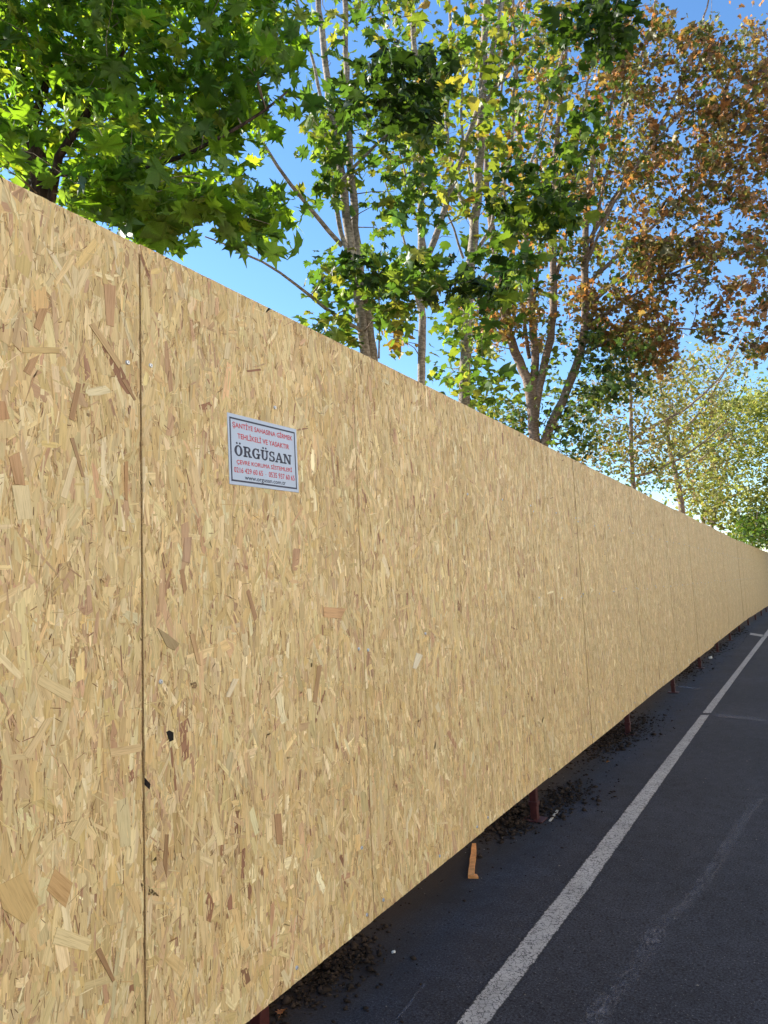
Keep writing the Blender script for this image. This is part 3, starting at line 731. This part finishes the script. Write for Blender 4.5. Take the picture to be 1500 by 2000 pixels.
        if nd:
            ncol = 6; cen = cl[r.choice(single, ncol)]; cache = {}
            for i in single:
                ci = int(np.argmin(((cen - cl[i]) ** 2).sum(1))); key = (kk[i], ci)
                if key not in cache:
                    V, T = temps[kk[i]]; cache[key] = mesh_np('leaf', V, len(V), mat, cen[ci], None, True, T)
                o = link('leaf', cache[key], self.root)
                m = Matrix([[*M_[i, a], pos[i, a] - self.o[a]] for a in range(3)] + [[0, 0, 0, 1]]) @ Matrix.Scale(sz[i], 4)
                o.matrix_basis = m
        for v in range(4):
            s = rest[kk[rest] == v]
            if len(s) == 0: continue
            V, T = temps[v]
            W = np.einsum('nij,kj->nki', M_[s], V) * sz[s][:, None, None] + (pos[s] - self.o)[:, None]
            if v == 0: allV, allC, allT, off = [], [], [], 0
            me_v = (W.reshape(-1, 3), np.repeat(cl[s], len(V), 0))
            if v == 0: acc = [me_v]
            else: acc.append(me_v)
        nv = len(temps[0][0])
        self.me = mesh_np('foliage', np.concatenate([a[0] for a in acc]), nv, mat, np.concatenate([a[1] for a in acc]), None, True, temps[0][1])
        link('foliage', self.me, self.root, 'stuff')
        print(self.root.name, 'leaves', n, 'single', nd)

GA = [(76, 104, 40), (90, 118, 44), (66, 94, 42), (102, 126, 50), (88, 110, 58), (116, 128, 54)]
GB = [(78, 104, 42), (94, 118, 48), (66, 92, 40), (104, 120, 50), (122, 124, 58)]
GD = [(40, 58, 24), (48, 68, 26), (56, 78, 28)]  # dark greens: shade on the nearer leaf clusters is put into the colour
GE = [(144, 104, 64), (160, 112, 66), (126, 94, 60), (142, 122, 68), (176, 128, 76), (104, 104, 54), (132, 114, 66)]
GE2 = [(108, 84, 62), (128, 96, 66), (96, 78, 58), (150, 112, 76), (98, 94, 58), (84, 70, 54)]
GG = [(96, 104, 48), (110, 112, 52), (84, 96, 44)]
GY = [(112, 116, 46), (126, 120, 52), (98, 110, 42), (142, 112, 58)]
GS = [(134, 124, 78), (118, 114, 64), (100, 102, 52), (140, 116, 78)]
GH = [(146, 148, 78), (130, 136, 66), (158, 154, 88), (104, 114, 54)]
def bp(px, py, d, z=1.0):
    p = at(px, py, d); p[2] = z; return p

# A: big green maple close by, top left
A = Tree('maple_tree', 'large green maple with dark trunk and broad lobed leaves, nearest tree, upper left', 'tree',
  bp(88, 480, 4.7), M_bark_dark,
  [([(92, 900, 4.7), (88, 420, 4.7), (76, 330, 4.7), (56, 240, 4.75), (36, 130, 4.8), (18, 0, 4.9), (-30, -250, 5.1), (-60, -500, 5.3)], .085, .03),
   ([(92, 470, 4.7), (100, 340, 4.65), (106, 295, 4.6), (140, 268, 4.6), (190, 200, 4.6), (245, 80, 4.7), (330, -60, 4.9), (430, -260, 5.2)], .028, .010),
   ([(48, 520, 4.75), (42, 340, 4.8), (30, 255, 4.8), (24, 200, 4.9), (-40, 60, 5.1)], .016, .007),
   ([(60, 260, 4.75), (110, 120, 4.6), (122, 10, 4.5), (150, -200, 4.4)], .03, .012),
   ([(76, 330, 4.7), (180, 352, 4.3), (300, 330, 4.2), (400, 290, 4.1), (500, 240, 4.1), (560, 180, 4.2)], .022, .006),
   ([(36, 130, 4.8), (165, 15, 4.9), (260, -120, 5.2)], .025, .012)],
  [([(-110, -160), (540, -160), (565, 0), (560, 110), (520, 180), (490, 235), (420, 240), (250, 200), (90, 190), (40, 150), (-110, 150)], (3.9, 5.1), 170, 11, .13, GA),
   ([(-110, 140), (0, 190), (60, 240), (200, 200), (420, 230), (490, 250), (495, 305), (460, 320), (380, 305), (280, 350), (180, 380), (160, 320), (130, 250), (60, 260), (0, 330), (-110, 250)], (3.6, 5.6), 58, 10, .10, GA),
   ([(110, 370), (160, 345), (300, 340), (400, 340), (470, 375), (530, 400), (560, 430), (530, 450), (470, 440), (420, 425), (360, 405), (310, 425), (335, 470), (290, 470), (190, 410)], (3.7, 5.2), 66, 10, .08, GA),
   ([(0, -600), (600, -600), (560, -200), (0, -200)], (4.2, 5.4), 30, 8, .18, GA)],
  dict(mat=M_leaf_maple, full=2, size=.092), seed=3)

# B: twin-stemmed pale tree
B = Tree('sycamore_tree', 'slim twin-stemmed sycamore with pale mottled bark rising above the fence right of the open sky', 'tree',
  bp(722, 900, 7.6), M_bark_pale,
  [([(728, 1000, 7.6), (716, 700, 7.6), (704, 600, 7.6), (694, 540, 7.6), (682, 460, 7.6), (672, 380, 7.6), (660, 300, 7.6), (648, 230, 7.6), (636, 120, 7.7), (622, 0, 7.8), (600, -250, 8)], .062, .02),
   ([(738, 1000, 7.65), (730, 700, 7.65), (722, 640, 7.65), (706, 550, 7.7), (692, 440, 7.7), (687, 330, 7.7), (680, 230, 7.7), (676, 100, 7.7), (672, -20, 7.8), (680, -250, 8)], .055, .018),
   ([(690, 520, 7.6), (668, 470, 7.55), (654, 400, 7.5), (642, 300, 7.5), (628, 200, 7.5), (608, 90, 7.5), (560, -60, 7.5)], .026, .010),
   ([(668, 480, 7.6), (640, 450, 7.5), (600, 400, 7.3), (550, 342, 7.1), (520, 300, 7.0), (480, 200, 6.8)], .026, .010),
   ([(712, 650, 7.6), (660, 622, 7.4), (620, 592, 7.2), (570, 548, 7.0), (520, 512, 6.9), (460, 487, 6.8), (400, 462, 6.7)], .022, .006),
   ([(660, 362, 7.6), (700, 312, 7.5), (752, 268, 7.4), (800, 225, 7.3), (840, 160, 7.2)], .020, .008),
   ([(740, 700, 7.6), (742, 640, 7.6), (744, 570, 7.6), (735, 500, 7.7)], .010, .005)],
  [([(560, -250), (800, -250), (800, 80), (700, 160), (650, 190), (600, 100)], (6.6, 8.8), 60, 7, .13, GB),
   ([(585, 260), (640, 150), (680, 200), (660, 330), (600, 300)], (7.0, 7.9), 14, 9, .11, GB),
   ([(690, 180), (830, 180), (830, 420), (750, 480), (700, 420)], (7.0, 8.6), 48, 7, .13, GB),
   ([(600, 330), (640, 330), (670, 380), (650, 420), (600, 400)], (7.2, 7.8), 6, 8, .09, GB),
   ([(615, 540), (680, 480), (780, 490), (840, 560), (760, 620), (690, 600)], (6.8, 8.0), 22, 9, .11, GB),
   ([(580, 640), (640, 585), (700, 600), (700, 650), (640, 690)], (7.0, 7.9), 11, 8, .09, GB),
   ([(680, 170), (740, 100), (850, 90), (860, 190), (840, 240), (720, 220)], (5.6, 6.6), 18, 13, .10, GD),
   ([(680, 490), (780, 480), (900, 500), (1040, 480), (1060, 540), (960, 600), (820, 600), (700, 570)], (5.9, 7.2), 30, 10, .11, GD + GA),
   ([(530, -700), (850, -700), (800, -250), (560, -250)], (7, 9), 40, 8, .18, GB)],
  dict(mat=M_leaf, full=2, size=.115), seed=5)
Cc = Tree('sycamore_tree', 'single straight white-barked young tree just right of the twin-stemmed sycamore', 'tree',
  bp(822, 950, 8.8), M_bark_pale,
  [([(822, 1050, 8.8), (822, 750, 8.8), (826, 650, 8.8), (820, 560, 8.8), (823, 430, 8.8), (823, 300, 8.8), (816, 150, 8.9), (804, 0, 9), (790, -250, 9.2)], .055, .022),
   ([(822, 620, 8.8), (796, 500, 8.7), (775, 410, 8.7), (750, 350, 8.6)], .020, .008),
   ([(830, 600, 8.8), (838, 500, 8.9), (800, 380, 8.9), (770, 250, 9.0)], .018, .008)],
  [([(720, 600), (780, 600), (810, 640), (770, 680), (735, 660)], (8.3, 9.2), 9, 9, .10, GY),
   ([(740, 60), (900, 40), (900, 300), (860, 420), (760, 400)], (8.0, 10), 50, 7, .15, GB + GY),
   ([(720, -250), (920, -250), (900, 60), (740, 60)], (8, 10), 30, 8, .16, GY)],
  dict(mat=M_leaf, full=1, size=.115), seed=6, ndetail=150)
Dd = Tree('sycamore_tree', 'pale tall tree with a long diagonal limb, left of the brown forked tree', 'tree',
  bp(905, 980, 9.9), M_bark_pale,
  [([(902, 1080, 9.9), (904, 800, 9.9), (910, 720, 9.9), (910, 640, 9.9), (916, 540, 9.9), (928, 430, 9.9), (936, 330, 9.9), (942, 200, 9.9), (945, 80, 10), (955, -40, 10), (980, -300, 10.3)], .085, .035),
   ([(838, 495, 9.3), (868, 410, 9.4), (886, 345, 9.5), (908, 285, 9.6), (938, 200, 9.7), (952, 140, 9.8), (974, 40, 9.9), (990, -60, 10), (1010, -300, 10.2)], .040, .030),
   ([(938, 210, 9.8), (970, 170, 9.8), (1010, 115, 9.8), (1060, 45, 9.8), (1110, -20, 9.8)], .025, .015),
   ([(925, 440, 9.9), (890, 370, 10.1), (870, 250, 10.3), (880, 60, 10.5), (870, -150, 10.6)], .030, .015),
   ([(918, 520, 9.9), (960, 440, 10), (1000, 300, 10.2), (1005, 150, 10.3), (1040, -60, 10.4)], .028, .014),
   ([(905, 505, 9.9), (880, 430, 9.8), (850, 360, 9.7)], .018, .008),
   ([(912, 600, 9.9), (960, 520, 10.2), (1010, 400, 10.4), (1060, 250, 10.6), (1110, 60, 10.8), (1140, -60, 11)], .026, .010),
   ([(930, 400, 9.9), (900, 260, 10.2), (905, 120, 10.4), (915, -60, 10.6)], .022, .010),
   ([(940, 260, 9.9), (975, 120, 10.3), (1030, -40, 10.6)], .022, .010)],
  [([(850, 600), (900, 560), (960, 580), (1000, 640), (960, 700), (1000, 790), (960, 820), (900, 790), (850, 740)], (9.0, 10.6), 44, 8, .14, GB),
   ([(860, 30), (1080, 0), (1080, 300), (1010, 480), (880, 480), (850, 300)], (8.8, 11), 110, 8, .17, GB + GB + GY),
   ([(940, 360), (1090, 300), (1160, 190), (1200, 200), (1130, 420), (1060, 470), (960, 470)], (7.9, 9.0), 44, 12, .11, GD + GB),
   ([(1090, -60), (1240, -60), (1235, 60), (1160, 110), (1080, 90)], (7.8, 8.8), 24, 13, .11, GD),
   ([(760, -300), (1150, -300), (1120, 0), (860, 30)], (9, 11.5), 50, 8, .2, GB + GY)],
  dict(mat=M_leaf, full=1, size=.12), seed=8)
Ee = Tree('sycamore_tree', 'large brown-leaved autumn tree forking low into many upright limbs above the fence', 'tree',
  bp(1045, 1020, 12.6), M_bark_brown,
  [([(1050, 1150, 12.6), (1046, 880, 12.6), (1040, 800, 12.6), (1034, 750, 12.6), (1012, 702, 12.6), (990, 640, 12.6), (975, 560, 12.6), (962, 470, 12.6), (950, 360, 12.6), (948, 200, 12.8)], .125, .03),
   ([(1040, 812, 12.6), (1042, 760, 12.6), (1046, 690, 12.6), (1038, 610, 12.7), (1030, 520, 12.8), (1020, 380, 12.9), (1010, 200, 13.2), (1000, -40, 13.6)], .075, .025),
   ([(1044, 830, 12.6), (1048, 780, 12.6), (1062, 715, 12.5), (1080, 640, 12.5), (1082, 540, 12.4), (1078, 420, 12.4), (1088, 260, 12.3), (1105, 100, 12.3), (1120, -80, 12.3)], .075, .022),
   ([(1048, 930, 12.6), (1058, 880, 12.6), (1075, 830, 12.5), (1102, 775, 12.4), (1128, 715, 12.3), (1144, 640, 12.2), (1142, 540, 12.1), (1146, 400, 12.0), (1165, 250, 11.9), (1192, 100, 11.8), (1225, -80, 11.8)], .085, .022),
   ([(1142, 560, 12.1), (1200, 505, 12.0), (1285, 435, 11.8), (1370, 350, 11.7), (1430, 240, 11.7)], .035, .010),
   ([(1144, 640, 12.2), (1215, 590, 12.0), (1310, 535, 11.8), (1400, 500, 11.6), (1490, 485, 11.5)], .030, .008),
   ([(1144, 480, 12.1), (1210, 370, 12.2), (1290, 250, 12.3), (1350, 120, 12.4), (1390, -20, 12.5)], .035, .012),
   ([(1150, 500, 12.1), (1180, 360, 12.1), (1220, 200, 12.2), (1270, 60, 12.2), (1300, -100, 12.3)], .03, .012),
   ([(1034, 700, 12.7), (1015, 560, 12.9), (985, 400, 13.2), (975, 220, 13.5), (990, 40, 13.8), (985, -80, 14)], .035, .014),
   ([(1040, 620, 12.7), (1055, 480, 13.0), (1048, 330, 13.2), (1055, 160, 13.4), (1075, -60, 13.8)], .03, .012),
   ([(1082, 560, 12.4), (1110, 440, 12.5), (1125, 300, 12.7), (1150, 140, 12.9), (1160, -40, 13)], .032, .012),
   ([(1144, 520, 12.0), (1175, 440, 11.8), (1240, 330, 11.6), (1320, 230, 11.4), (1400, 170, 11.3)], .028, .009),
   ([(1143, 600, 12.1), (1190, 560, 12.3), (1260, 510, 12.6), (1350, 440, 12.8), (1440, 400, 13)], .028, .009),
   ([(1146, 430, 12.0), (1168, 330, 12.3), (1195, 190, 12.6), (1232, 40, 12.8), (1260, -80, 13)], .028, .011),
   ([(1138, 690, 12.2), (1220, 650, 12.2), (1320, 640, 12.1), (1420, 650, 12.0)], .022, .008)],
  [([(900, 560), (1000, 560), (1020, 640), (930, 690), (890, 640)], (11.6, 13.2), 46, 20, .12, GE + GY),
   ([(1000, 560), (1150, 540), (1150, 640), (1090, 690), (1010, 670)], (11.6, 13.6), 34, 15, .12, GE + GY + GB),
   ([(1050, 700), (1100, 680), (1110, 760), (1070, 780)], (12, 13.4), 9, 14, .12, GB),
   ([(935, 760), (1010, 770), (1040, 850), (1000, 850), (930, 810)], (12.6, 14), 26, 16, .12, GB),
   ([(1100, 560), (1240, 560), (1320, 660), (1310, 740), (1240, 700), (1140, 640)], (11.4, 13), 70, 26, .10, GE + GE + GS),
   ([(1060, 60), (1180, 0), (1240, 200), (1260, 420), (1240, 560), (1150, 560), (1060, 500), (1060, 250)], (10.8, 14.0), 190, 18, .10, GE + GG + GG + GB),
   ([(1180, 20), (1300, 10), (1440, 60), (1500, 100), (1560, 200), (1500, 330), (1420, 480), (1300, 560), (1240, 560), (1240, 300)], (10.6, 13.6), 260, 22, .095, GE + GE2 + GG + GG + GY),
   ([(1380, 60), (1480, 40), (1640, 100), (1640, 460), (1480, 420), (1360, 320), (1360, 160)], (10.8, 13), 110, 22, .095, GE2 + GE + GG),
   ([(1250, 480), (1560, 420), (1600, 680), (1500, 700), (1380, 660), (1250, 620)], (10.6, 13), 140, 22, .10, GE2 + GE + GG + GG),
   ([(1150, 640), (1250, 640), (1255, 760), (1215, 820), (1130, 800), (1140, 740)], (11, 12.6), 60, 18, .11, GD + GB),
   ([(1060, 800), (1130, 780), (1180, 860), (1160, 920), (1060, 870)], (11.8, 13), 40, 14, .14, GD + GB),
   ([(960, 0), (1100, 0), (1100, 560), (1000, 560)], (12, 14.5), 110, 13, .13, GB + GY + GE),
   ([(1000, -400), (1500, -400), (1560, 60), (1400, 40), (1220, 0), (1000, 0)], (11, 14.5), 100, 14, .22, GE)],
  dict(mat=M_leaf_dry, full=1, size=.080, up=.4), seed=9, tw=1.7)
Ff = Tree('sycamore_tree', 'thin sparse tree with olive leaves, straight trunk beyond the brown autumn tree', 'tree',
  bp(1238, 1050, 20), M_bark_brown,
  [([(1242, 1080, 20), (1238, 960, 20), (1232, 880, 20), (1233, 800, 20), (1229, 700, 20), (1228, 600, 20.2)], .085, .02),
   ([(1236, 930, 20), (1270, 925, 20), (1330, 895, 20), (1380, 860, 20), (1420, 820, 20)], .04, .012),
   ([(1234, 860, 20), (1270, 835, 20), (1340, 800, 20), (1400, 745, 20), (1440, 690, 20)], .045, .012)],
  [([(1120, 900), (1130, 780), (1180, 720), (1260, 640), (1330, 720), (1330, 900), (1250, 940)], (18, 22), 140, 22, .30, GS),
   ([(1130, 880), (1200, 860), (1270, 900), (1330, 960), (1260, 960)], (18, 21), 26, 16, .28, GB)],
  dict(mat=M_leaf_far, full=0, size=.105), seed=12, ndetail=0, tw=2.0)
Gg = Tree('sycamore_tree', 'thin-leaved tree with two long limbs leaning right over the far end of the fence', 'tree',
  bp(1335, 1100, 26), M_bark_brown,
  [([(1340, 1080, 26), (1328, 965, 26), (1318, 920, 26), (1308, 880, 26), (1300, 820, 26), (1285, 720, 26)], .14, .03),
   ([(1310, 880, 26), (1345, 830, 26), (1372, 800, 26), (1405, 745, 26), (1440, 680, 26)], .06, .015),
   ([(1320, 930, 26), (1365, 900, 26), (1400, 870, 26), (1450, 850, 26)], .04, .012)],
  [([(1260, 760), (1310, 700), (1440, 670), (1460, 760), (1440, 900), (1380, 990), (1280, 940)], (24, 29), 200, 26, .32, GS + GH),],
  dict(mat=M_leaf_far, full=0, size=.115), seed=13, ndetail=0, tw=2.2)
Hh = Tree('willow_tree', 'dense yellow-green tree at the far end of the fence', 'tree',
  bp(1420, 1090, 34), M_bark_brown,
  [([(1385, 1120, 34), (1372, 1010, 34), (1400, 985, 34), (1440, 965, 34), (1490, 950, 34)], .14, .03),
   ([(1372, 1010, 34), (1410, 1030, 33), (1450, 1040, 33)], .06, .02),
   ([(1385, 1050, 34), (1420, 900, 35), (1440, 800, 35)], .10, .03)],
  [([(1340, 1000), (1350, 880), (1400, 780), (1440, 770), (1500, 760), (1620, 740), (1700, 1060), (1490, 1062), (1400, 1030)], (31, 36), 460, 38, .38, GH),
   ([(1395, 820), (1410, 745), (1430, 800)], (32, 36), 8, 26, .35, GH), ([(1455, 800), (1480, 720), (1500, 800)], (32, 36), 12, 26, .35, GH)],
  dict(mat=M_leaf_far, full=0, size=.16), seed=14, ndetail=0, tw=2.6)
Jj = Tree('shrub', 'dark green shrub spilling over the top of the fence at its far end', 'shrub',
  bp(1480, 1100, 31), M_bark_brown,
  [([(1475, 1120, 31), (1470, 1060, 31), (1480, 1000, 31)], .05, .02)],
  [([(1425, 1040), (1460, 1010), (1560, 980), (1600, 1080), (1500, 1072), (1450, 1060)], (28.6, 33), 80, 30, .30, GD + GA + GB)],
  dict(mat=M_leaf, full=0, size=.13), seed=15, ndetail=0, tw=2.0)

# ------------------------------------------------------------------ litter on the ground
def ico_clods(centers, sizes, seed):
    r = np.random.default_rng(seed); n = len(centers)
    T = np.array([(1, 0, 0), (-1, 0, 0), (0, 1, 0), (0, -1, 0), (0, 0, 1), (0, 0, -1)], float)
    W = T[None] * (1 + r.uniform(-.35, .35, (n, 6, 1))) * np.array([1, 1, .6]) + r.uniform(-.2, .2, (n, 6, 3))
    V = W * sizes[:, None, None] + centers[:, None]
    return V.reshape(-1, 3)
OT = [(0, 2, 4), (2, 1, 4), (1, 3, 4), (3, 0, 4), (2, 0, 5), (1, 2, 5), (3, 1, 5), (0, 3, 5)]
pts, szs = [], []
def heap(cx, cy, sx_, sy_, n, h=.04):
    p = rng.normal(0, 1, (n, 2)); rr = np.hypot(*p.T); z = h * np.exp(-rr ** 2) * rng.random(n)
    s = rng.gamma(1.5, .0046, n).clip(.0018, .03)
    q = np.c_[cx + p[:, 0] * sx_, cy + p[:, 1] * sy_, z + s * .3]; q = q[q[:, 0] < -1.15]
    pts.append(q); szs.append(s[:len(q)])
for (px, py, sx_, sy_, n) in ((620, 1910, .08, .22, 1000), (690, 1905, .09, .20, 200), (1015, 1600, .10, .26, 1500), (1110, 1560, .12, .30, 900), (1200, 1445, .12, .55, 1500), (1245, 1425, .14, .55, 700), (1350, 1308, .13, .9, 1000), (1400, 1268, .14, 1.1, 900), (1440, 1235, .14, 1.4, 800)):
    c_ = onground(px, py); heap(c_[0] - .03, c_[1], sx_, sy_, n)
n = 1500; q = np.c_[rng.uniform(-2.25, -1.45, n), rng.uniform(0, 24, n), np.full(n, .002)]; pts.append(q); szs.append(rng.gamma(2, .0022, n).clip(.0015, .014))
P_, S_ = np.concatenate(pts), np.concatenate(szs)
link('loose_soil', mesh_np('loose_soil', ico_clods(P_, S_, 4), 6, M_soil, tris=OT), kind='stuff')
n = 900; q = np.c_[rng.uniform(-2.2, .6, n), rng.uniform(1.5, 16, n) ** 1.0, np.full(n, .001)]
link('grit', mesh_np('grit', ico_clods(q, rng.gamma(2, .0010, n).clip(.0008, .006), 5), 6, simple('pale_grit', (.22, .20, .18), .9), tris=OT), kind='stuff')

def slab(name, a, b_, w, h, mat, lift=0, hook=0):
    a = Vector(a); b_ = Vector(b_); d = (b_ - a).normalized(); s = Vector((-d.y, d.x, 0)).normalized(); up = Vector((0, 0, 1))
    V = []; m = 7
    for k in range(m):
        t_ = k / (m - 1); c = a.lerp(b_, t_); ww = w * (.86 + .18 * random.random()) * (1 if k else .8); off = s * random.uniform(-.1, .1) * w
        for sx_, sz in ((-1, 0), (1, 0), (1, 1), (-1, 1)): V.append(tuple(c + off + s * sx_ * ww / 2 + up * (sz * h * (.8 + .3 * random.random()) + .002)))
    Fc = [(0, 3, 2, 1), tuple((m - 1) * 4 + i for i in range(4))]
    for k in range(m - 1):
        for i in range(4): Fc.append((4 * k + i, 4 * k + (i + 1) % 4, 4 * k + 4 + (i + 1) % 4, 4 * k + 4 + i))
    if hook:
        base = len(V); e = b_; 
        for p in (e - s * w * .5, e + s * w * 1.15, e + s * w * .9 - d * .035, e - s * w * .3 - d * .05):
            V.append(tuple(p + up * .0)); V.append(tuple(p + up * h * .75))
        Fc += [(base, base + 2, base + 4, base + 6), (base + 1, base + 7, base + 5, base + 3)] + [(base + 2 * i, base + 2 * i + 1, base + (2 * i + 3) % 8, base + (2 * i + 2) % 8) for i in range(4)]
    import bmesh
    me = mesh(name, V, Fc, mat); bm = bmesh.new(); bm.from_mesh(me); bmesh.ops.recalc_face_normals(bm, faces=bm.faces); bm.to_mesh(me); bm.free()
    return link(name, me)
a, b2 = onground(927, 1652), onground(921, 1716)
tag(slab('wood_offcut', a, b2, .034, .016, M_wood, hook=1), 'orange-brown wooden offcut with a broken end lying under the fence edge', 'wood offcut')
a, b2 = onground(1089, 1584), onground(1074, 1605)
tag(slab('wood_splinter', a, b2, .017, .006, M_splinter), 'small pale wood splinter on the asphalt beside the red post foot', 'wood splinter')
lt, tt = leaf_template(2, .5, .8)
dry = mesh_np('dry_leaf', lt, len(lt), M_leaf_dry, lin((176, 116, 70)), None, True, tt)
for k, (px, py) in enumerate(((614, 1897), (548, 1988), (1190, 1490))):
    o = link('dry_leaf', dry); p = onground(px, py); o.location = (p[0], p[1], .012); s = random.uniform(.03, .045); o.scale = (s, s, s)
    o.rotation_euler = (random.uniform(-.5, .5), random.uniform(-.5, .5), random.uniform(0, 6))
    tag(o, ['small orange dead leaf just under the near bottom edge of the fence', 'small dead leaf beside the nearest red post at the bottom of the picture', 'small dead leaf on the asphalt between the second and third visible posts'][k], 'dead leaf', 'dead leaves under the fence')
for (px, py, s, lb) in ((768, 1861, .007, 'small white pebble on the asphalt between the fence and the white road line'), (1387, 1286, .030, 'white stone on the asphalt by the far fence posts')):
    p = onground(px, py); me = mesh_np('pebble', ico_clods(np.zeros((1, 3)), np.array([s]), 9), 6, simple('white_stone', (.55, .54, .5), .7), tris=OT)
    import bmesh
    bm = bmesh.new(); bm.from_mesh(me); bmesh.ops.subdivide_edges(bm, edges=bm.edges[:], cuts=2, smooth=1.0, use_grid_fill=True); bm.to_mesh(me); bm.free()
    o = link('pebble', me); o.location = (p[0], p[1], s * .45); tag(o, lb, 'pebble')
print('tris', sum(len(m.loops) - 2 * len(m.polygons) for m in bpy.data.meshes))
